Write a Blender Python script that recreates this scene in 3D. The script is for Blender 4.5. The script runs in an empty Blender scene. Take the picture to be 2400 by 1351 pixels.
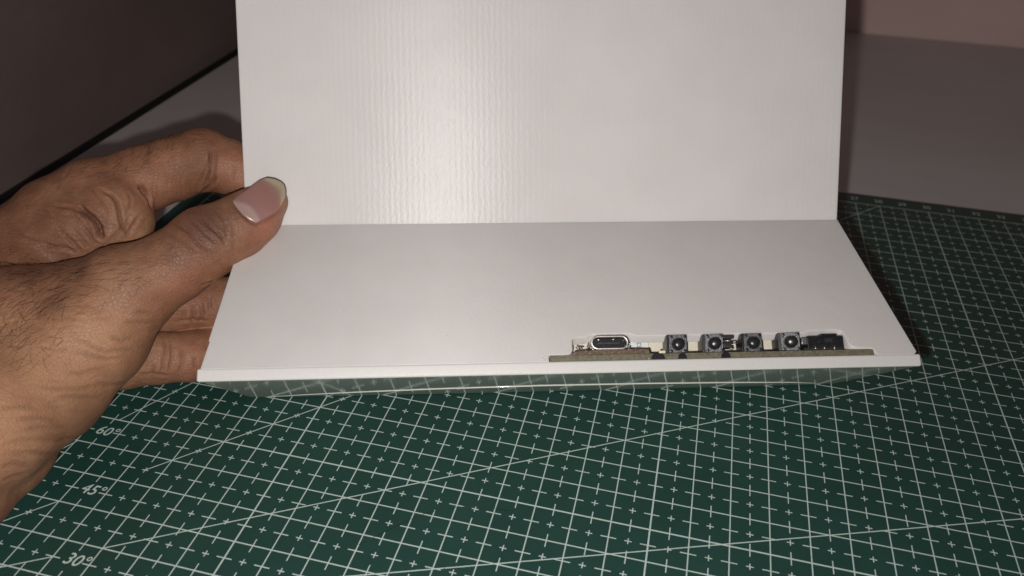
import bpy, bmesh, math, random
import numpy as np
from mathutils import Matrix, Vector, Quaternion

random.seed(7)
rng = np.random.default_rng(7)
sc = bpy.context.scene
COL = sc.collection
CM = 0.01                                     # all modelling below is in centimetres, linked at real size in metres

# ------------------------------------------------------------------ camera, world, flash, exposure
cam_d = bpy.data.cameras.new("camera")
cam = bpy.data.objects.new("camera", cam_d)
COL.objects.link(cam)
CAM = Vector((19.3617, -34.1096, 16.8550))    # cm, cutting-mat grid coordinates (X = column number, Y = -row number)
RX = Vector((0.97164436, 0.23518669, 0.02438151))
DN = Vector((0.15359456, -0.54941221, -0.82131294))
FW = Vector((-0.17976637, 0.80176895, -0.56995667))
m = Matrix((RX, -DN, -FW)).transposed().to_4x4()
m.translation = CAM * CM
cam.matrix_world = m
cam_d.sensor_width = 36.0
cam_d.lens = 1904.93 / 2400 * 36
cam_d.clip_start = 0.01
cam_d.clip_end = 20
cam_d.dof.use_dof = True
cam_d.dof.focus_distance = 0.232
cam_d.dof.aperture_fstop = 17
sc.camera = cam

world = bpy.data.worlds.new("World")
sc.world = world
world.use_nodes = True
world.node_tree.nodes["Background"].inputs[0].default_value = (1.0, 0.93, 0.90, 1)
world.node_tree.nodes["Background"].inputs[1].default_value = 0.027

fl = bpy.data.lights.new("phone_flash", 'POINT')
fl.energy = 1.72
fl.color = (1.0, 0.955, 0.925)
fl.shadow_soft_size = 0.0024
flo = bpy.data.objects.new("phone_flash", fl)
flo.location = (CAM + RX * -1.0 + DN * 1.1) * CM
COL.objects.link(flo)

sc.view_settings.view_transform = 'Standard'
sc.view_settings.look = 'None'
sc.view_settings.exposure = 0
sc.view_settings.gamma = 1
sc.render.engine = 'CYCLES'

# ------------------------------------------------------------------ material helper
class NT:
    def __init__(s, name):
        s.m = bpy.data.materials.new(name); s.m.use_nodes = True
        s.t = s.m.node_tree; s.n = s.t.nodes; s.l = s.t.links
        s.b = s.n["Principled BSDF"]
    def new(s, typ, **kw):
        n = s.n.new(typ)
        for k, v in kw.items():
            if k in n.inputs.keys() if isinstance(k, str) else False: n.inputs[k].default_value = v
            else: setattr(n, k, v)
        return n
    def link(s, a, b): s.l.new(a, b)
    def coords(s, scale=(1000, 1000, 1000), out='Object'):      # object coordinates in millimetres
        tc = s.new('ShaderNodeTexCoord'); mp = s.new('ShaderNodeMapping')
        mp.inputs['Scale'].default_value = scale
        s.link(tc.outputs[out], mp.inputs['Vector']); return mp.outputs['Vector']
    def noise(s, vec, scale, detail=3, rough=.55):
        n = s.new('ShaderNodeTexNoise'); n.inputs['Scale'].default_value = scale
        n.inputs['Detail'].default_value = detail; n.inputs['Roughness'].default_value = rough
        s.link(vec, n.inputs['Vector']); return n.outputs['Fac']
    def ramp(s, fac, stops):
        r = s.new('ShaderNodeValToRGB'); e = r.color_ramp.elements
        while len(e) < len(stops): e.new(.5)
        for i, (p, c) in enumerate(stops):
            e[i].position = p; e[i].color = (*c, 1) if len(c) == 3 else c
        s.link(fac, r.inputs['Fac']); return r.outputs['Color']
    def math(s, op, a, b=None, c=None, clamp=False):
        n = s.new('ShaderNodeMath'); n.operation = op; n.use_clamp = clamp
        for i, v in enumerate((a, b, c)):
            if v is None: continue
            if isinstance(v, (int, float)): n.inputs[i].default_value = v
            else: s.link(v, n.inputs[i])
        return n.outputs[0]
    def bump(s, h, dist, strength=1.0, normal=None):
        b = s.new('ShaderNodeBump'); b.inputs['Distance'].default_value = dist; b.inputs['Strength'].default_value = strength
        s.link(h, b.inputs['Height'])
        if normal is not None: s.link(normal, b.inputs['Normal'])
        return b.outputs['Normal']
    def set(s, **kw):
        for k, v in kw.items():
            k = k.replace('_', ' ')
            if k not in s.b.inputs: continue
            if isinstance(v, (int, float)): s.b.inputs[k].default_value = v
            elif isinstance(v, tuple): s.b.inputs[k].default_value = (*v, 1) if len(v) == 3 and k not in ('Subsurface Radius',) else v
            else: s.link(v, s.b.inputs[k])
        return s.m

def plain(name, col, rough=.5, metal=0, mottled=.15, bumpd=0.00002, scale=1.5, spec=.5):
    t = NT(name); v = t.coords()
    f = t.noise(v, scale, 4)
    lo = tuple(c * (1 - mottled) for c in col); hi = tuple(min(1, c * (1 + mottled)) for c in col)
    return t.set(Base_Color=t.ramp(f, [(.3, lo), (.7, hi)]), Roughness=rough, Metallic=metal,
                 Specular_IOR_Level=spec, Normal=t.bump(t.noise(v, scale * 4, 3), bumpd))

def pla_panel():                                 # top-down face: vertical print lines and a sparkling skin
    t = NT("white_printed_plastic"); v = t.coords()
    sx = t.new('ShaderNodeSeparateXYZ'); t.link(v, sx.inputs[0])
    wob = t.noise(t.coords((120, 500, 60)), 1.0, 2)
    xw = t.math('ADD', sx.outputs['X'], t.math('MULTIPLY', wob, .8))
    line = t.math('SINE', t.math('MULTIPLY', xw, 2 * math.pi / 1.7))
    patch = t.noise(t.coords((420, 300, 160)), 1.0, 4, .65)
    line = t.math('MULTIPLY', line, t.math('ADD', patch, .2))
    sparkle = t.noise(t.coords((1500, 850, 850)), 1.0, 3, .7)
    n1 = t.bump(line, 0.0000075)
    n2 = t.bump(sparkle, 0.00005, 1, n1)
    dirt = t.noise(v, .05, 4)
    col = t.ramp(dirt, [(.3, (.745, .715, .70)), (.7, (.785, .755, .74))])
    tg = t.new('ShaderNodeVectorTransform'); tg.vector_type = 'VECTOR'; tg.convert_from = 'OBJECT'; tg.convert_to = 'WORLD'
    tg.inputs[0].default_value = (0, .466, .885)       # brushed sense: up the panel
    t.link(tg.outputs[0], t.b.inputs['Tangent'])
    return t.set(Base_Color=col, Roughness=.30, Specular_IOR_Level=.24, Normal=n2, Anisotropic=.97, Anisotropic_Rotation=0.0,
                 Subsurface_Weight=.25, Subsurface_Radius=(.0022, .0017, .0013), Subsurface_Scale=1.0)

def pla_smooth():
    t = NT("white_plastic_edge"); v = t.coords()
    n1 = t.bump(t.noise(v, 3.0, 3, .65), 0.00004)
    layer = t.new('ShaderNodeSeparateXYZ'); t.link(v, layer.inputs[0])
    n2 = t.bump(t.noise(t.coords((60, 2500, 2500)), 1, 2), 0.00002, 1, n1)
    col = t.ramp(t.noise(v, .06, 4), [(.3, (.735, .715, .695)), (.7, (.775, .755, .735))])
    return t.set(Base_Color=col, Roughness=.33, Specular_IOR_Level=.42, Normal=n2,
                 Subsurface_Weight=.3, Subsurface_Radius=(.002, .0016, .0012), Subsurface_Scale=1.0)

def pla_shelf():
    t = NT("white_shelf_plastic"); v = t.coords()
    n1 = t.bump(t.noise(v, 1.4, 3, .75), 0.00006)
    n2 = t.bump(t.noise(t.coords((60, 60, 60)), 1, 3), 0.0001, 1, n1)
    tg = t.new('ShaderNodeVectorTransform'); tg.vector_type = 'VECTOR'; tg.convert_from = 'OBJECT'; tg.convert_to = 'WORLD'
    tg.inputs[0].default_value = (0, .993, .116)
    t.link(tg.outputs[0], t.b.inputs['Tangent'])
    col = t.ramp(t.noise(v, .06, 4), [(.3, (.745, .72, .70)), (.7, (.785, .765, .745))])
    return t.set(Base_Color=col, Roughness=t.math('ADD', t.math('MULTIPLY', t.noise(t.coords((150, 40, 40)), 1, 4), .12), .46), Specular_IOR_Level=.9, Normal=n2, Anisotropic=.93,
                 Subsurface_Weight=.3, Subsurface_Radius=(.002, .0016, .0012), Subsurface_Scale=1.0)

def gloss_under():
    t = NT("glossy_white_plastic"); v = t.coords()
    scr = t.noise(t.coords((150, 2500, 2500)), 1, 3)
    n1 = t.bump(t.noise(t.coords((180, 180, 180)), 1, 2), 0.00002)
    n2 = t.bump(scr, 0.000002, 1, n1)
    return t.set(Base_Color=(.70, .72, .64), Roughness=t.math('ADD', t.math('MULTIPLY', t.noise(v, .3, 3), .05), .045),
                 Specular_IOR_Level=.5, Normal=n2)

def mat_green():
    t = NT("cutting_mat_green"); v = t.coords()
    f = t.noise(v, .035, 5, .6); g = t.noise(v, 6, 3)
    scratch = t.noise(t.coords((900, 60, 100)), 1, 3, .7)
    base = t.ramp(f, [(.25, (.0125, .050, .040)), (.75, (.0175, .063, .051))])
    mx = t.new('ShaderNodeMix'); mx.data_type = 'RGBA'
    t.link(base, mx.inputs[6]); mx.inputs[7].default_value = (.03, .055, .048, 1)
    t.link(t.math('MULTIPLY', t.math('GREATER_THAN', t.noise(t.coords((50, 700, 100)), 1, 3, .8), .72), .22), mx.inputs[0])
    n = t.bump(g, 0.00003); n = t.bump(scratch, 0.000006, 1, n)
    return t.set(Base_Color=mx.outputs[2], Roughness=t.math('ADD', t.math('MULTIPLY', f, .2), .38), Specular_IOR_Level=.5, Normal=n)

def mat_print():
    t = NT("pale_green_print"); v = t.coords()
    f = t.noise(v, .5, 4)
    return t.set(Base_Color=t.ramp(f, [(.3, (.50, .60, .565)), (.7, (.58, .68, .645))]), Roughness=.5,
                 Normal=t.bump(t.noise(v, 6, 3), 0.00002))

def skin_mat():
    t = NT("brown_skin"); v = t.coords()
    big = t.noise(v, .055, 4, .6); mid = t.noise(v, .35, 4, .6)
    att = t.new('ShaderNodeAttribute'); att.attribute_name = 'tone'
    sep = t.new('ShaderNodeSeparateColor'); t.link(att.outputs['Color'], sep.inputs[0])
    f = t.math('ADD', t.math('MULTIPLY', big, .75), t.math('MULTIPLY', mid, .25))
    base = t.ramp(f, [(.33, (.205, .088, .050)), (.5, (.325, .152, .087)), (.67, (.46, .250, .148))])
    def mix(a, b, fac):
        mx = t.new('ShaderNodeMix'); mx.data_type = 'RGBA'
        if isinstance(a, tuple): mx.inputs[6].default_value = (*a, 1)
        else: t.link(a, mx.inputs[6])
        if isinstance(b, tuple): mx.inputs[7].default_value = (*b, 1)
        else: t.link(b, mx.inputs[7])
        t.link(fac, mx.inputs[0]); return mx.outputs[2]
    base = mix(base, (.54, .31, .175), att.outputs['Alpha'])
    c = mix(base, (.145, .072, .046), sep.outputs[0])           # knuckle pigment
    c = mix(c, (.40, .165, .105), sep.outputs[1])                 # redder finger pads
    c = mix(c, (.14, .06, .036), sep.outputs[2])                # darker along the creases
    # skin relief: cross-hatched fine folds + pores
    vo = t.new('ShaderNodeTexVoronoi'); vo.feature = 'DISTANCE_TO_EDGE'; vo.inputs['Scale'].default_value = 1.0
    w = t.new('ShaderNodeVectorMath'); w.operation = 'ADD'
    nz = t.new('ShaderNodeTexNoise'); nz.inputs['Scale'].default_value = .8; t.link(v, nz.inputs['Vector'])
    t.link(v, w.inputs[0]); t.link(nz.outputs['Color'], w.inputs[1]); t.link(w.outputs[0], vo.inputs['Vector'])
    cell = t.math('MINIMUM', vo.outputs['Distance'], .16)
    lines = t.noise(t.coords((240, 240, 1900)), 1, 3, .6)
    n1 = t.bump(cell, 0.0004, 1)
    n2 = t.bump(lines, 0.00016, 1, n1)
    n3 = t.bump(t.noise(v, 4.5, 3, .6), 0.00006, 1, n2)
    return t.set(Base_Color=c, Roughness=t.math('ADD', t.math('MULTIPLY', mid, .16), .36), Specular_IOR_Level=.33, Normal=n3,
                 Subsurface_Weight=.18, Subsurface_Radius=(.0030, .0011, .0006), Subsurface_Scale=1.0)

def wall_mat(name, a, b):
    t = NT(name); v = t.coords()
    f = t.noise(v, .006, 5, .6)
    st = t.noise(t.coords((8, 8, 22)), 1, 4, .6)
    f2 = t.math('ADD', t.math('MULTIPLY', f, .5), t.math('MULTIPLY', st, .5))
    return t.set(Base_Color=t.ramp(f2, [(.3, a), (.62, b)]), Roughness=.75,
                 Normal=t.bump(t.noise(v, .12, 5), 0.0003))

def table_mat():
    t = NT("grey_laminate"); v = t.coords()
    f = t.noise(v, .01, 4); sm = t.noise(t.coords((6, 30, 10)), 1, 4)
    c = t.ramp(t.math('ADD', t.math('MULTIPLY', f, .5), t.math('MULTIPLY', sm, .5)), [(.35, (.60, .565, .57)), (.6, (.67, .635, .64))])
    return t.set(Base_Color=c, Roughness=.42, Normal=t.bump(t.noise(v, 1.2, 3), 0.00002))

M = dict(
    pla=pla_panel(), edge=pla_smooth(), shelf=pla_shelf(), lip=plain('white_plastic_lip', (.625, .61, .595), .34, mottled=.02, bumpd=.00005, scale=1.2, spec=.4), gloss=gloss_under(), green=mat_green(), ink=mat_print(), skin=skin_mat(),
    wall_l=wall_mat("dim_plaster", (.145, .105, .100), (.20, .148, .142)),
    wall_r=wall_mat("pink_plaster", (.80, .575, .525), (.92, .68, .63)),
    table=table_mat(),
    cream=plain("cream_inner_plastic", (.72, .66, .54), .5, mottled=.05),
    pcb=plain("fibreglass_edge", (.135, .122, .078), .6, mottled=.35, scale=1.2, bumpd=.00006),
    carrier=plain("scorched_board_edge", (.13, .085, .055), .55, mottled=.7, scale=1.6, bumpd=.00012),
    steel=plain("bright_steel", (.80, .77, .73), .36, metal=1, mottled=.1, scale=2),
    black=plain("black_plastic", (.018, .018, .020), .3, mottled=.3),
    gloss_black=plain("glossy_black_plastic", (.02, .02, .021), .24, mottled=.2),
    dark=plain("dark_grey_plastic", (.035, .035, .038), .35, mottled=.3),
    blacksteel=plain("dark_switch_face", (.13, .13, .14), .32, metal=.7, mottled=.5, bumpd=.00008, scale=2.5),
    marker=plain("black_marker_ink", (.012, .011, .016), .35, mottled=.3),
    blue=plain("blue_print", (.02, .06, .16), .5),
    paper=plain("white_label", (.70, .72, .70), .5, mottled=.04),
    solder=plain("solder", (.55, .54, .5), .25, metal=1, mottled=.3, scale=4, bumpd=.00015),
    led=plain("led_body", (.75, .72, .55), .3, mottled=.1),
    hair=plain("black_hair", (.012, .009, .008), .4),
)

# ------------------------------------------------------------------ mesh helpers (input in cm)
def mesh_obj(name, verts, faces, mat, parent=None, smooth=False, mats=None, fm=None):
    me = bpy.data.meshes.new(name)
    me.from_pydata([tuple(c * CM for c in v) for v in verts], [], faces)
    for mm in (mats or [mat]): me.materials.append(mm)
    if fm is not None: me.polygons.foreach_set('material_index', fm)
    if smooth: me.polygons.foreach_set('use_smooth', [True] * len(me.polygons))
    me.update()
    o = bpy.data.objects.new(name, me); COL.objects.link(o)
    if parent: o.parent = parent
    return o
def bevel(o, w, seg=2, ang=35):
    b = o.modifiers.new('bevel', 'BEVEL'); b.width = w * CM; b.segments = seg; b.limit_method = 'ANGLE'; b.angle_limit = math.radians(ang)
    b.harden_normals = False
    o.data.polygons.foreach_set('use_smooth', [True] * len(o.data.polygons))
    wn = o.modifiers.new('wn', 'WEIGHTED_NORMAL'); wn.keep_sharp = False
    return o
def prism(name, poly, ext, mat, parent=None, F=lambda p: p, **kw):
    """poly: closed list of (a,b); ext (c0,c1); F maps (a,b,c) to object space"""
    n = len(poly)
    V = [F((a, b, ext[0])) for a, b in poly] + [F((a, b, ext[1])) for a, b in poly]
    Fc = [list(range(n))[::-1], list(range(n, 2 * n))] + [[i, (i + 1) % n, n + (i + 1) % n, n + i] for i in range(n)]
    o = mesh_obj(name, V, Fc, mat, parent, **kw)
    bm = bmesh.new(); bm.from_mesh(o.data); bmesh.ops.recalc_face_normals(bm, faces=bm.faces); bm.to_mesh(o.data); bm.free()
    return o
def box(name, c0, c1, mat, parent=None, F=lambda p: p):
    return prism(name, [(c0[0], c0[1]), (c1[0], c0[1]), (c1[0], c1[1]), (c0[0], c1[1])], (c0[2], c1[2]), mat, parent, F)
def empty(name, loc, rz=0, label=None, cat=None, group=None):
    o = bpy.data.objects.new(name, None); COL.objects.link(o)
    o.location = [c * CM for c in loc]; o.rotation_euler = (0, 0, rz); o.empty_display_size = .01
    if label: o['label'] = label
    if cat: o['category'] = cat
    if group: o['group'] = group
    return o
def tag(o, label=None, cat=None, kind=None):
    if label: o['label'] = label
    if cat: o['category'] = cat
    if kind: o['kind'] = kind
    return o
def tube(path, r, n=6, taper=False):
    """swept tube -> verts, faces"""
    P = [Vector(p) for p in path]; V = []; Fc = []
    up = Vector((0.13, .31, .94))
    for i, p in enumerate(P):
        d = (P[min(i + 1, len(P) - 1)] - P[max(i - 1, 0)]).normalized()
        a = d.cross(up).normalized(); b = d.cross(a)
        rr = r * (1 - .85 * i / (len(P) - 1)) if taper else r
        for k in range(n):
            t = 2 * math.pi * k / n; V.append(p + (a * math.cos(t) + b * math.sin(t)) * rr)
    for i in range(len(P) - 1):
        for k in range(n):
            Fc.append([i * n + k, i * n + (k + 1) % n, (i + 1) * n + (k + 1) % n, (i + 1) * n + k])
    Fc += [list(range(n))[::-1], list(range((len(P) - 1) * n, len(P) * n))]
    return V, Fc
def join_vf(lst):
    V = []; Fc = []
    for v, f in lst:
        o = len(V); V += list(v); Fc += [[i + o for i in q] for q in f]
    return V, Fc
def text_mesh(name, body, size, mat, parent, M4, extrude=.002, shear=0, spacing=1.0, align='CENTER', bold=0):
    cu = bpy.data.curves.new(name, 'FONT'); cu.body = body; cu.size = size; cu.shear = shear; cu.align_x = align; cu.align_y = 'CENTER'
    cu.extrude = extrude; cu.offset = bold; cu.resolution_u = 3; cu.space_character = spacing
    tmp = bpy.data.objects.new('tmp', cu); COL.objects.link(tmp)
    me = bpy.data.meshes.new_from_object(tmp.evaluated_get(bpy.context.evaluated_depsgraph_get()))
    bpy.data.objects.remove(tmp)
    me.transform(M4); me.transform(Matrix.Scale(CM, 4)); me.materials.clear(); me.materials.append(mat); me.name = name
    o = bpy.data.objects.new(name, me); COL.objects.link(o); o.parent = parent
    return o

# ------------------------------------------------------------------ the setting: table top and the two walls
TZ = -0.3
table = box("table_top", (-8.35, -60, TZ - 2.5), (85, 27.1, TZ), M['table'])
bevel(table, .15)
tag(table, kind='structure')
es = box('gap_shade_strip', (-9.49, -60, TZ - 2.0), (-8.37, 27.1, TZ - .35), plain('gap_shade_black', (.006, .006, .006), .7)); tag(es, kind='structure')  # added black strip, stands for the shade in the gap between table and wall
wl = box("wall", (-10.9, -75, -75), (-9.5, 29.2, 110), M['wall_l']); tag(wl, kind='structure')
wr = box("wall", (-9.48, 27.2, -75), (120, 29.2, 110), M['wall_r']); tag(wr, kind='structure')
fl_ = box("floor", (-9.6, -75, -75.5), (120, 27.1, -74), M['table']); tag(fl_, kind='structure')

# ------------------------------------------------------------------ cutting mat
mat_root = empty("cutting_mat", (28.5, -21, TZ), 0, "dark green self-healing cutting mat with pale printed centimetre grid lying on the grey table", "cutting mat")
def MR(p): return (p[0] - 28.5, p[1] + 21, p[2] - TZ)
X0, X1, Y0, Y1 = -.92, 57.92, -42.92, .92
def rrect(x0, y0, x1, y1, r, n=6):
    P = []
    for cx, cy, a0 in ((x1 - r, y1 - r, 0), (x0 + r, y1 - r, 90), (x0 + r, y0 + r, 180), (x1 - r, y0 + r, 270)):
        for k in range(n + 1):
            a = math.radians(a0 + 90 * k / n); P.append((cx + r * math.cos(a), cy + r * math.sin(a)))
    return P
mb = prism("mat_sheet", rrect(X0, Y0, X1, Y1, .5), (TZ + .002, 0), M['green'], mat_root, MR)
bevel(mb, .03)
def quads(segs, z, name):
    V = []; Fc = []
    for (x0, y0, x1, y1, w) in segs:
        d = Vector((x1 - x0, y1 - y0)).normalized(); nx, ny = -d.y * w / 2, d.x * w / 2
        k = len(V)
        V += [MR((x0 + nx, y0 + ny, z)), MR((x0 - nx, y0 - ny, z)), MR((x1 - nx, y1 - ny, z)), MR((x1 + nx, y1 + ny, z))]
        Fc.append([k, k + 1, k + 2, k + 3])
    o = mesh_obj(name, V, Fc, M['ink'], mat_root); return o
LW = .0305
cols = [(u, 0, u, -42, .041 if u % 10 == 0 else LW) for u in range(0, 58)]
quads(cols, .0025, "column_line_print")
rows = [(0, -v, 57, -v, .043 if v % 10 == 0 else LW * 1.12) for v in range(0, 43)]
quads(rows, .004, "row_line_print")
skip = {(4, 20), (5, 22), (6, 24)}
hd = []; vd = []
for v in range(42):
    for u in range(57):
        hd.append((u - .2 if u else 0, -v - .5, u + .2, -v - .5, LW))
        if (u, v) not in skip:
            hd.append((u + .41, -v - .5, u + .59, -v - .5, LW)); vd.append((u + .5, -v - .41, u + .5, -v - .59, LW * .9))
        vd.append((u + .5, -v + .2 if v else 0, u + .5, -v - .2, LW * .9))
tag(quads(hd, .0025 + .003, "dash_print"), kind='stuff')
tag(quads(vd, .0025 + .0045, "tick_print"), kind='stuff')
dl = [(6.5, -21.5, 28, 0, LW), (5, -23, -.2, -28.2, LW), (4.65, -20, 16.2, 0, LW), (4.06, -21.0, 3.0, -22.9, LW),
      (7, -24, 48.1, 0, LW), (6.04, -24.49, 0, -27.98, LW), (0, -28.1, 57, -6.93, LW)]
quads(dl, .0085, "angle_line_print")
for body, x, y in (("60°", 4.60, -20.5), ("45°", 5.59, -22.47), ("30°", 6.62, -24.47)):
    text_mesh("angle_numeral", body, .46, M['ink'], mat_root, Matrix.Translation(MR((x, y, .006))) @ Matrix.Rotation(math.radians(-2), 4, 'Z'), .0015, .18, bold=.002)
for u in range(1, 58):
    text_mesh("ruler_numeral", str(u), .36, M['ink'], mat_root, Matrix.Translation(MR((u, .42, .006))), .0015)

# knife scuffs and lint in the mat surface
r_ = random.Random(3); sg = []
for _ in range(46):
    x = r_.uniform(4, 36); y = r_.uniform(-26, -8); a = r_.choice((.3, -.4, .9, 1.4, .05)) + r_.uniform(-.3, .3); l = r_.choice((.05, .08, .12, .5, 1.6)) * r_.uniform(.6, 1.3)
    sg.append((x, y, x + l * math.cos(a), y + l * math.sin(a), r_.uniform(.007, .013) if l > .3 else r_.uniform(.015, .03)))
sc_ = quads(sg, .0100, "surface_scuffs"); sc_.data.materials[0] = plain('scuffed_green', (.045, .085, .072), .6); tag(sc_, kind='stuff')

# a fallen hair on the mat
pts = [[13.005, -22.323, 0.02], [13.281, -22.024, 0.02], [13.6, -21.668, 0.02], [13.97, -21.265, 0.02], [14.327, -20.958, 0.02], [14.913, -20.615, 0.02], [15.44, -20.433, 0.02], [15.993, -20.345, 0.02], [16.362, -20.349, 0.02]]
V, Fc = tube(pts, .006, 5)
tag(mesh_obj("hair_strand", V, Fc, M['hair'], smooth=True), "single thin black hair curving over the white grid lines of the mat", "hair")

# ------------------------------------------------------------------ the white angled housing
W = 17.86
dev = empty("angled_housing", (7.95, -18.2, 0), math.atan2(5.26, 17.07),
            "white printed angled housing with a tall back panel and a circuit slot in its shelf", "device housing")
PB = (0.466, 0.885)                               # direction up the back panel (y away from the camera, z)
P1 = (-3.47, 3.76)                                # outer lower lip edge
HN = (2.44, 4.62)                                 # hinge line
DV = (-.68, .733); BV = (.733, .68)               # out of / into the front panel
def FB(p): return (p[0], P1[0] + p[1] * BV[0] + p[2] * DV[0], P1[1] + p[1] * BV[1] + p[2] * DV[1])    # (x, b, h)
def YZ(p): return (p[2], p[0], p[1])              # prism poly in (y,z), extruded along x
# back panel: front face through the contact line and the hinge line
s0, s1, th = 0.0, 15.6, .32
q = lambda s, n: (PB[0] * s + .885 * n, PB[1] * s - .466 * n)
bp = prism("back_panel", [q(.06, .02), q(s1, 0), q(s1, th), q(.16, th)], (0.0, W - .04), M['pla'], dev, YZ); bevel(bp, .05, 3)
# glossy front panel: its end face is the lip, its outer face leans back down to the mat
L = math.hypot(*P1); e = (P1[0] / L, P1[1] / L); nn = (-e[1], e[0])      # nn: towards the mat
if nn[1] > 0: nn = (-nn[0], -nn[1])
g = lambda s, n: (e[0] * s + nn[0] * n, e[1] * s + nn[1] * n)
poly = [g(.02, -.065), g(L - .25, -.012), g(L - .1, 0), g(L, 0), (P1[0] + BV[0] * .31, P1[1] + BV[1] * .31), g(.35, -.31)]
fp = prism("front_panel", poly, (-.10, W + .02), M['edge'], dev, YZ, mats=[M['lip'], M['gloss']])
for pl in fp.data.polygons:
    c = pl.center; yz = (c[1] / CM, c[2] / CM)
    if abs(pl.normal[0]) < .5 and pl.normal[2] < -.3: pl.material_index = 1
bevel(fp, .05, 3, 25)
# thin raised strip along the foot of the glossy face, its upper edge bowed
up_e = [(.55, .10), (1.6, .55), (3.2, 1.05), (5.5, 1.55), (8.5, 1.85), (11.5, 1.75), (14.0, 1.45), (16.2, .95), (17.3, .35)]
def FU(p): return (p[0], *g(p[1], p[2]))
def FSt(p):
    endf = min(1, max(0, (p[0] - .3) / 4.0), max(0, (17.6 - p[0]) / 2.5)) ** .7
    base = -.065 * (1 - p[1] / L)
    return FU((p[0], p[1], base - .02 if p[2] < 0 else base + .006 + .013 * endf))
fs = prism("foot_strip", [(.35, .012), (5, .012), (9, .012), (13, .012), (17.5, .012)] + up_e[::-1], (-1, 1), M['gloss'], dev, FSt)
bevel(fs, .014, 3, 40)
# shelf with the circuit slot cut into its front edge
SD = (HN[0] - (-3.26), HN[1] - 3.955); SL = math.hypot(*SD); sd = (SD[0] / SL, SD[1] / SL); sn = (-sd[1], sd[0])
def FS(p): return (p[0], -3.26 + sd[0] * p[1] + sn[0] * p[2], 3.955 + sd[1] * p[1] + sn[1] * p[2])
notch = [(8.40, .025), (8.395, .27), (8.6, .262), (8.85, .268), (8.95, .30), (9.01, .37), (9.03, .46), (9.04, .74), (9.08, .80), (9.16, .84), (9.42, .86), (9.52, .93),
         (9.62, .96), (10.48, .97), (10.62, .93), (10.72, .87), (12.0, .865), (13.1, .88), (14.4, .87), (15.1, .865), (15.3, .92), (15.7, .955), (16.02, .96), (16.14, .90),
         (16.17, .76), (16.15, .48), (16.22, .35), (16.34, .29), (16.66, .285), (16.73, .22), (16.76, .025)]
outl = [(-.02, .025)] + notch + [(W - .13, .025), (W - .04, .12), (W - .05, SL - .01), (.0, SL - .01), (-.02, 2.2), (-.035, 1.0), (-.0, .93)]
sh = prism("shelf_panel", outl, (-.26, 0), M['pla'], dev, FS); bevel(sh, .012, 2, 40)
sh.data.materials.clear(); sh.data.materials.append(M['shelf'])
for x0, nm in ((.16, "side_panel"), (W - .42, "side_panel")):
    tri = [(.16, .5), (HN[0] - .1, HN[1] - .32), (-2.9, 3.62)]
    bevel(prism(nm, tri, (x0, x0 + .25), M['edge'], dev, YZ), .02)
# little printing blobs and specks near the slot corners
bl = []
for (x, t, r) in ((8.25, .13, .028), (8.29, .18, .018), (16.22, .72, .02), (16.25, .66, .028), (16.3, .50, .02), (16.42, .36, .022), (16.9, .33, .02), (10.9, .06, .02)):
    bm = bmesh.new(); bmesh.ops.create_icosphere(bm, subdivisions=1, radius=r); 
    bl.append(([Vector(FS((x, t, 0))) + Vector((v.co.x * 1.2, v.co.y, v.co.z * .6)) for v in bm.verts], [[v.index for v in f.verts] for f in bm.faces])); bm.free()
V, Fc = join_vf(bl); tag(mesh_obj("print_blobs", V, Fc, M['edge'], dev, smooth=True), kind='stuff')
specks = []
for _ in range(16):
    x = random.uniform(.4, W - .5); t = random.uniform(.2, SL - .2)
    if 8.2 < x < 16.9 and t < 1.1: continue
    r = random.uniform(.004, .008)
    c = Vector(FS((x, t, .003))); a = random.uniform(0, math.pi); d = Vector((math.cos(a), math.sin(a) * .99, math.sin(a) * .12)) * r * random.choice((1, 1, 3.5))
    s = Vector((-d.y, d.x, 0)).normalized() * r * .8
    specks.append(([c + d, c + s, c - d, c - s], [[0, 1, 2, 3]]))
for _ in range(12):
    x = random.uniform(.4, W - .5); s_ = random.uniform(5.4, 13)
    y, z = q(s_, -.003); r = random.uniform(.004, .008)
    c = Vector((x, y, z)); specks.append(([c + Vector((r, 0, 0)), c + Vector((0, PB[0] * r, PB[1] * r)), c - Vector((r, 0, 0)), c - Vector((0, PB[0] * r, PB[1] * r))], [[0, 1, 2, 3]]))
V, Fc = join_vf(specks); tag(mesh_obj("dust_specks", V, Fc, plain("dust", (.25, .2, .17), .8), dev), kind='stuff')

# inside the slot
box("inner_wall", (8.2, .48, -1.22), (16.95, 1.12, -1.08), M['cream'], dev, FB)
bevel(box("circuit_board", (8.43, .325, -2.4), (16.80, .475, -.14), M['pcb'], dev, FB), .012)
cb = prism("carrier_board", [(8.98, .478), (10.98, .478), (10.95, .60), (10.5, .615), (9.6, .60), (9.3, .595), (9.05, .57)], (-1.0, -.20), M['carrier'], dev, FB); bevel(cb, .015)
for x0, x1 in ((10.98, 11.34), (11.66, 11.90), (12.76, 13.02)):
    pts2 = [(x0, .33), (x0 + .02, .42), (x0 + .07, .47), (x1 - .08, .475), (x1 - .03, .43), (x1, .33)]
    prism("ink_mark", pts2, (-.1395, -.132), M['marker'], dev, FB)
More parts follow.
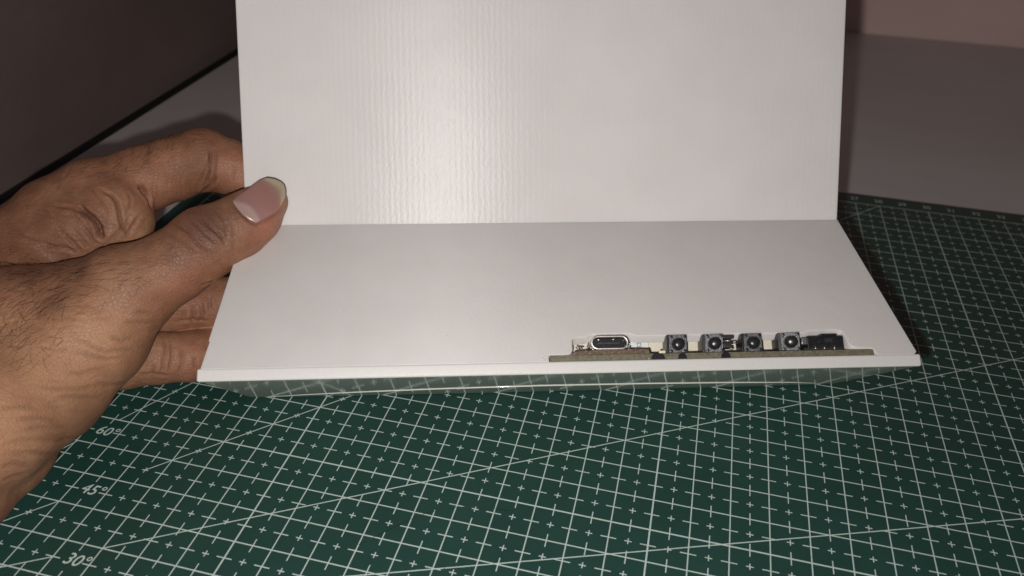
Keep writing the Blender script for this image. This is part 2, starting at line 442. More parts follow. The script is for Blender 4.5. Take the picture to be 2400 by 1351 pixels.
# USB-C socket
def stadium(cx, cy, hw, hh, n=8):
    P = []
    for sgn, a0 in ((1, -90), (-1, 90)):
        for k in range(n + 1):
            a = math.radians(a0 + 180 * k / n); P.append((cx + sgn * (hw - hh) + math.cos(a) * hh, cy + math.sin(a) * hh))
    return P
ux, ub = 9.97, .785
o1 = stadium(ux, ub, .475, .175); i1 = stadium(ux, ub, .435, .135); n = len(o1)
V = [FB((a, b, -.20)) for a, b in o1] + [FB((a, b, -.20)) for a, b in i1] + [FB((a, b, -1.0)) for a, b in o1] + [FB((a, b, -.85)) for a, b in i1]
Fc = []
for i in range(n):
    j = (i + 1) % n
    Fc += [[i, j, n + j, n + i], [i, 2 * n + i, 2 * n + j, j], [n + i, n + j, 3 * n + j, 3 * n + i]]
Fc.append([3 * n + i for i in range(n)])
usb = mesh_obj("usb_socket", V, Fc, M['steel'], dev, smooth=False); bevel(usb, .01, 2, 50)
fl1 = prism("socket_liner", stadium(ux - .01, ub - .005, .415, .112), (-.80, -.33), M['black'], usb, FB)
tg = box("contact_tongue", (ux - .30, ub - .035, -.40), (ux + .27, ub + .03, -.26), M['dark'], usb, FB); bevel(tg, .01)
for dx in (-.27, .11):
    bm = bmesh.new(); bmesh.ops.create_uvsphere(bm, u_segments=10, v_segments=7, radius=.03)
    mesh_obj("spring_contact", [Vector(FB((ux + dx, ub + .085, -.30))) + Vector((v.co.x * 1.15, v.co.y, v.co.z)) for v in bm.verts], [[v.index for v in f.verts] for f in bm.faces], M['steel'], usb, smooth=True); bm.free()
bl = []
for (x, b, h, r, sx) in ((9.50, .66, -.18, .045, 1), (9.53, .62, -.17, .04, 1.2), (9.40, .70, -.22, .022, 1), (9.44, .74, -.24, .02, 1), (10.44, .63, -.18, .03, .8),
                          (9.36, .60, -.2, .018, 1), (9.2, .66, -.24, .03, 3.2), (9.12, .69, -.26, .025, 1), (10.40, .66, -.2, .018, 1), (10.62, .62, -.16, .012, 1), (10.7, .62, -.16, .01, 1)):
    bm = bmesh.new(); bmesh.ops.create_uvsphere(bm, u_segments=9, v_segments=6, radius=r)
    bl.append(([Vector(FB((x, b, h))) + Vector((v.co.x * sx, v.co.y, v.co.z)) for v in bm.verts], [[v.index for v in f.verts] for f in bm.faces])); bm.free()
V, Fc = join_vf(bl); tag(mesh_obj("solder_blobs", V, Fc, M['solder'], dev, smooth=True), kind='stuff')
# printed paper label beside the socket, text turned a quarter
box("printed_label", (10.42, .56, -.97), (11.12, 1.02, -.95), M['paper'], dev, FB)
def MF(x, b, h, rot):
    X = Vector((1, 0, 0)); B = Vector((0, BV[0], BV[1])); D = Vector((0, DV[0], DV[1]))
    R = Matrix((X, B, D)).transposed().to_4x4(); R.translation = Vector(FB((x, b, h)))
    return R @ Matrix.Rotation(rot, 4, 'Z')
text_mesh("label_text", "302", .17, M['blue'], dev, MF(10.60, .80, -.946, math.pi / 2), .001)
text_mesh("label_text", "J624", .17, M['blue'], dev, MF(10.88, .82, -.946, math.pi / 2), .001)
# surface-mount light emitter and a small component between two buttons
bevel(box("indicator_led", (11.20, .480, -.25), (11.36, .545, -.15), M['led'], dev, FB), .012)
for b0, b1 in ((.86, .96), (.62, .76)):
    bevel(box("small_component", (12.95, b0, -.75), (13.24 if b0 > .8 else 13.18, b1, -.42), M['dark'], dev, FB), .02)
V, Fc = join_vf([tube([FB((12.95, .80, -.45)), FB((13.28, .795, -.43))], .012, 6), tube([FB((13.12, .69, -.43)), FB((13.42, .765, -.43))], .01, 6), tube([FB((13.10, .60, -.45)), FB((13.18, .585, -.43))], .03, 7)])
mesh_obj("component_leads", V, Fc, M['steel'], dev, smooth=True)
# four push buttons
def button(cx, tilt=0, tx=0, tb=0):
    b0, b1, hf, hw = .485, .975, -.34, .255
    def FT(p): return FB((cx + p[0] + tilt * (p[1] - .7), p[1], p[2] + tx * p[0] + tb * (p[1] - .73)))
    body = prism("push_button", [(-hw, b0), (hw - .02, b0), (hw - .02, b1), (-hw, b1)], (-.85, hf - .045), M['black'], dev, FT); bevel(body, .012)
    pl = prism("face_plate", [(-hw + .05, b0 + .01), (hw - .01, b0 + .01), (hw - .01, b1 - .01), (-hw + .05, b1 - .01)], (hf - .045, hf), M['blacksteel'], body, FT); bevel(pl, .008)
    c = .5 * (b0 + b1)
    k = 20
    circ = [( .02 + .165 * math.cos(2 * math.pi * i / k), c - .005 + .165 * math.sin(2 * math.pi * i / k)) for i in range(k)]
    prism("collar", circ, (hf + .001, hf + .012), M['black'], body, FT)
    prof = [(.155, .012), (.152, .05), (.135, .085), (.09, .108)]
    V = []; Fc = []
    for r, h in prof:
        for i in range(k): V.append(FT((.035 + r * math.cos(2 * math.pi * i / k), c + .0 + r * math.sin(2 * math.pi * i / k), hf + h)))
    V.append(FT((.035, c, hf + .118)))
    for a in range(3):
        for i in range(k): Fc.append([a * k + i, a * k + (i + 1) % k, (a + 1) * k + (i + 1) % k, (a + 1) * k + i])
    for i in range(k): Fc.append([3 * k + i, 3 * k + (i + 1) % k, 4 * k])
    mesh_obj("plunger", V, Fc, M['gloss_black'], body, smooth=True)
    for dx in (-hw + .105, hf and hw - .06):
        for db in (b0 + .065, b1 - .065):
            ci = [(dx + .043 * math.cos(2 * math.pi * i / 10), db + .043 * math.sin(2 * math.pi * i / 10)) for i in range(10)]
            bevel(prism("rivet", ci, (hf + .001, hf + .03), M['black'], body, FT), .008)
    return body
for args in ((11.72, .04, .04, .04), (12.66, .02, .13, .08), (13.67, 0.0, .07, .02), (14.65, -.03, .24, .10)):
    button(*args)
# slide switch
sw = box("slide_switch", (15.10, .50, -.75), (16.05, .86, -.30), M['black'], dev, FB); bevel(sw, .025)
bevel(box("switch_cap", (15.38, .68, -.30), (15.52, .80, -.22), M['black'], sw, FB), .01)
bevel(box("switch_slot", (15.52, .69, -.2995), (15.76, .79, -.292), M['dark'], sw, FB), .003)
bevel(box("top_ridge", (15.46, .862, -.55), (15.9, .91, -.32), M['black'], sw, FB), .015)
bevel(box("mounting_tab", (14.98, .66, -.50), (15.098, .84, -.36), M['steel'], sw, FB), .01)
bevel(box("base_strip", (15.0, .482, -.7), (16.0, .56, -.285), M['dark'], sw, FB), .01)
for x in (15.28, 15.52, 15.78):
    V, Fc = tube([FB((x, .60, -.288)), FB((x, .575, -.262)), FB((x, .54, -.258)), FB((x - .01, .50, -.27))], .02, 7)
    mesh_obj("terminal_pin", V, Fc, M['steel'], sw, smooth=True)

# ------------------------------------------------------------------ the hand: one continuous skin from a signed-distance field
CH = {"thumb": [[8.002, -15.773, 5.457, 0.561], [7.76, -16.29, 5.227, 0.749], [7.397, -16.782, 5.001, 0.838], [6.828, -17.299, 4.804, 0.961], [6.109, -18.056, 4.317, 0.952], [5.225, -18.909, 3.923, 1.218], [4.58, -20.029, 3.076, 1.488], [3.842, -21.269, 2.442, 1.744], [3.675, -23.223, 2.553, 1.717], [3.399, -25.263, 2.578, 1.758], [2.609, -27.809, 2.228, 1.851]], "thumb2": [[4.717, -18.751, 3.778, 1.129], [3.981, -19.426, 3.237, 1.522], [2.817, -20.294, 2.909, 1.917], [2.042, -21.652, 2.647, 1.948]], "heel": [[2.388, -19.425, 2.16, 1.583], [2.841, -21.236, 1.575, 1.501], [3.345, -22.921, 1.678, 1.614], [3.31, -24.382, 1.739, 1.672], [3.173, -25.942, 1.869, 1.748]], "palm": [[1.568, -16.685, 3.993, 1.492], [1.085, -17.94, 3.257, 1.865], [1.112, -19.377, 2.631, 2.192], [2.309, -21.783, 2.378, 2.003]], "web": [[1.529, -17.47, 3.778, 1.323], [2.456, -17.149, 4.288, 1.187], [3.36, -16.579, 4.805, 1.049]], "web2": [[3.217, -16.561, 4.701, 1.004], [3.612, -16.635, 4.56, 0.876], [3.725, -16.82, 4.35, 0.775]], "index": [[1.549, -16.614, 4.099, 1.543], [2.532, -16.045, 4.766, 1.319], [3.426, -15.275, 5.215, 0.994], [4.349, -14.638, 5.469, 0.95], [5.072, -14.209, 5.669, 0.928]], "indexb": [[5.114, -14.214, 5.648, 0.954], [5.774, -14.069, 5.47, 0.84], [6.243, -14.001, 5.242, 0.791], [7.175, -14.008, 4.762, 0.741], [8.241, -13.971, 4.303, 0.664]], "middle": [[2.098, -18.015, 2.481, 1.016], [4.251, -17.537, 2.124, 0.794], [5.305, -16.957, 2.081, 0.778], [6.015, -16.489, 1.989, 0.787], [7.189, -15.526, 1.745, 0.756], [8.564, -15.282, 2.005, 0.669]], "ring": [[2.356, -19.182, 1.811, 1.053], [4.306, -18.965, 1.326, 0.821], [5.294, -18.563, 1.317, 0.739], [6.012, -18.002, 1.09, 0.74], [6.821, -16.776, 0.804, 0.691], [8.293, -16.214, 0.955, 0.64]], "pinky": [[2.046, -20.008, 1.448, 1.096], [2.754, -18.944, 0.967, 0.635], [4.134, -17.887, 0.792, 0.601], [5.295, -17.0, 0.62, 0.616], [6.403, -16.153, 0.409, 0.575]]}
VS = .042
allp = np.array([p for c in CH.values() for p in c])
lo = (allp[:, :3] - allp[:, 3:4]).min(0) - .35; hi = (allp[:, :3] + allp[:, 3:4]).max(0) + .35
N = np.ceil((hi - lo) / VS).astype(int) + 1
def axis(i): return (lo[i] + VS * np.arange(N[i])).astype(np.float32)
AX = [axis(0), axis(1), axis(2)]
BIG = np.float32(3.0)
def smin(a, b, k):
    h = np.maximum(k - np.abs(a - b), 0) / k
    return np.minimum(a, b) - h * h * k * .25
def cone_into(G, p0, p1, k, pad=.55):
    a = np.array(p0[:3]); b = np.array(p1[:3]); ra, rb = p0[3], p1[3]
    l = np.minimum(a - ra, b - rb) - pad; h = np.maximum(a + ra, b + rb) + pad
    i0 = np.maximum(((l - lo) / VS).astype(int), 0); i1 = np.minimum(((h - lo) / VS).astype(int) + 2, N)
    sl = tuple(slice(i0[i], i1[i]) for i in range(3))
    X = AX[0][sl[0]][:, None, None] - a[0]; Y = AX[1][sl[1]][None, :, None] - a[1]; Z = AX[2][sl[2]][None, None, :] - a[2]
    d = (b - a); L2 = float(d @ d)
    t = np.clip((X * d[0] + Y * d[1] + Z * d[2]) / L2, 0, 1).astype(np.float32)
    t = t
    dist = np.sqrt((X - t * d[0]) ** 2 + (Y - t * d[1]) ** 2 + (Z - t * d[2]) ** 2) - (ra + (rb - ra) * t * t * (3 - 2 * t) * .5 + (rb - ra) * t * .5)
    G[sl] = smin(G[sl], dist.astype(np.float32), k)
def group(names, k):
    G = np.full(N, BIG, np.float32)
    for nm in names:
        c = CH[nm]
        for i in range(len(c) - 1): cone_into(G, c[i], c[i + 1], k)
    return G
G = group(['thumb', 'thumb2'], .30)
G = smin(G, group(['heel'], .28), .10)
Pm = group(['palm', 'web', 'web2'], .30)
I1 = group(['index', 'indexb'], .12)
Pm = smin(Pm, I1, .22); del I1
G = smin(G, Pm, .07); del Pm
for f_ in ('middle', 'ring', 'pinky'):
    G = smin(G, group([f_], .15), .07)
def surface_nets(G):
    ins = G < 0
    nx, ny, nz = G.shape
    c = np.zeros((nx - 1, ny - 1, nz - 1), np.int8)
    for a in (0, 1):
        for b in (0, 1):
            for d in (0, 1): c += ins[a:nx - 1 + a, b:ny - 1 + b, d:nz - 1 + d]
    act = (c > 0) & (c < 8)
    ii = np.argwhere(act); idx = np.full(act.shape, -1, np.int64); idx[act] = np.arange(len(ii))
    acc = np.zeros((len(ii), 3)); cnt = np.zeros(len(ii))
    corners = [(a, b, d) for a in (0, 1) for b in (0, 1) for d in (0, 1)]
    val = {co: G[ii[:, 0] + co[0], ii[:, 1] + co[1], ii[:, 2] + co[2]] for co in corners}
    for i, p in enumerate(corners):
        for q_ in corners[i + 1:]:
            if sum(abs(p[k] - q_[k]) for k in range(3)) != 1: continue
            va, vb = val[p], val[q_]; m_ = (va < 0) != (vb < 0)
            t = np.where(m_, va / np.where(m_, va - vb, 1), 0)[:, None]
            acc += np.where(m_[:, None], np.array(p) + t * (np.array(q_) - np.array(p)), 0); cnt += m_
    V = (ii + acc / cnt[:, None]) * VS + lo
    F_ = []
    for ax_ in range(3):
        o1, o2 = [(1, 2), (2, 0), (0, 1)][ax_]
        s_a = [slice(None)] * 3; s_b = [slice(None)] * 3
        s_a[ax_] = slice(0, -1); s_b[ax_] = slice(1, None)
        A = ins[tuple(s_a)]; B = ins[tuple(s_b)]
        e_ = np.argwhere(A != B)
        e_ = e_[(e_[:, o1] > 0) & (e_[:, o2] > 0) & (e_[:, o1] < G.shape[o1] - 1) & (e_[:, o2] < G.shape[o2] - 1)]
        def get(d1, d2):
            t = e_.copy(); t[:, o1] += d1; t[:, o2] += d2; return idx[t[:, 0], t[:, 1], t[:, 2]]
        Q = np.stack([get(-1, -1), get(0, -1), get(0, 0), get(-1, 0)], 1)
        inside = ins[e_[:, 0], e_[:, 1], e_[:, 2]]
        Q = np.where(inside[:, None], Q, Q[:, ::-1]); F_.append(Q)
    return V, np.concatenate(F_)
HV, HF = surface_nets(G); del G
def vnormals(V, Q):
    n = np.cross(V[Q[:, 2]] - V[Q[:, 0]], V[Q[:, 3]] - V[Q[:, 1]])
    out = np.zeros_like(V)
    for k in range(4): np.add.at(out, Q[:, k], n)
    return out / np.maximum(np.linalg.norm(out, axis=1, keepdims=True), 1e-9)
def relax(V, Q, it, lam=.5):
    for _ in range(it):
        s_ = np.zeros_like(V); c_ = np.zeros(len(V))
        for k in range(4):
            for j in ((k + 1) % 4, (k + 3) % 4): np.add.at(s_, Q[:, k], V[Q[:, j]]); np.add.at(c_, Q[:, k], 1)
        V = V + lam * (s_ / c_[:, None] - V)
    return V
HV = relax(HV, HF, 3)
HN_ = vnormals(HV, HF)
tone = np.zeros((len(HV), 4), np.float32)
disp = np.zeros(len(HV))
def seg_dist(P, a, b):
    d = b - a; t = np.clip(((P - a) @ d) / (d @ d), 0, 1); return np.linalg.norm(P - a - t[:, None] * d, axis=1), t
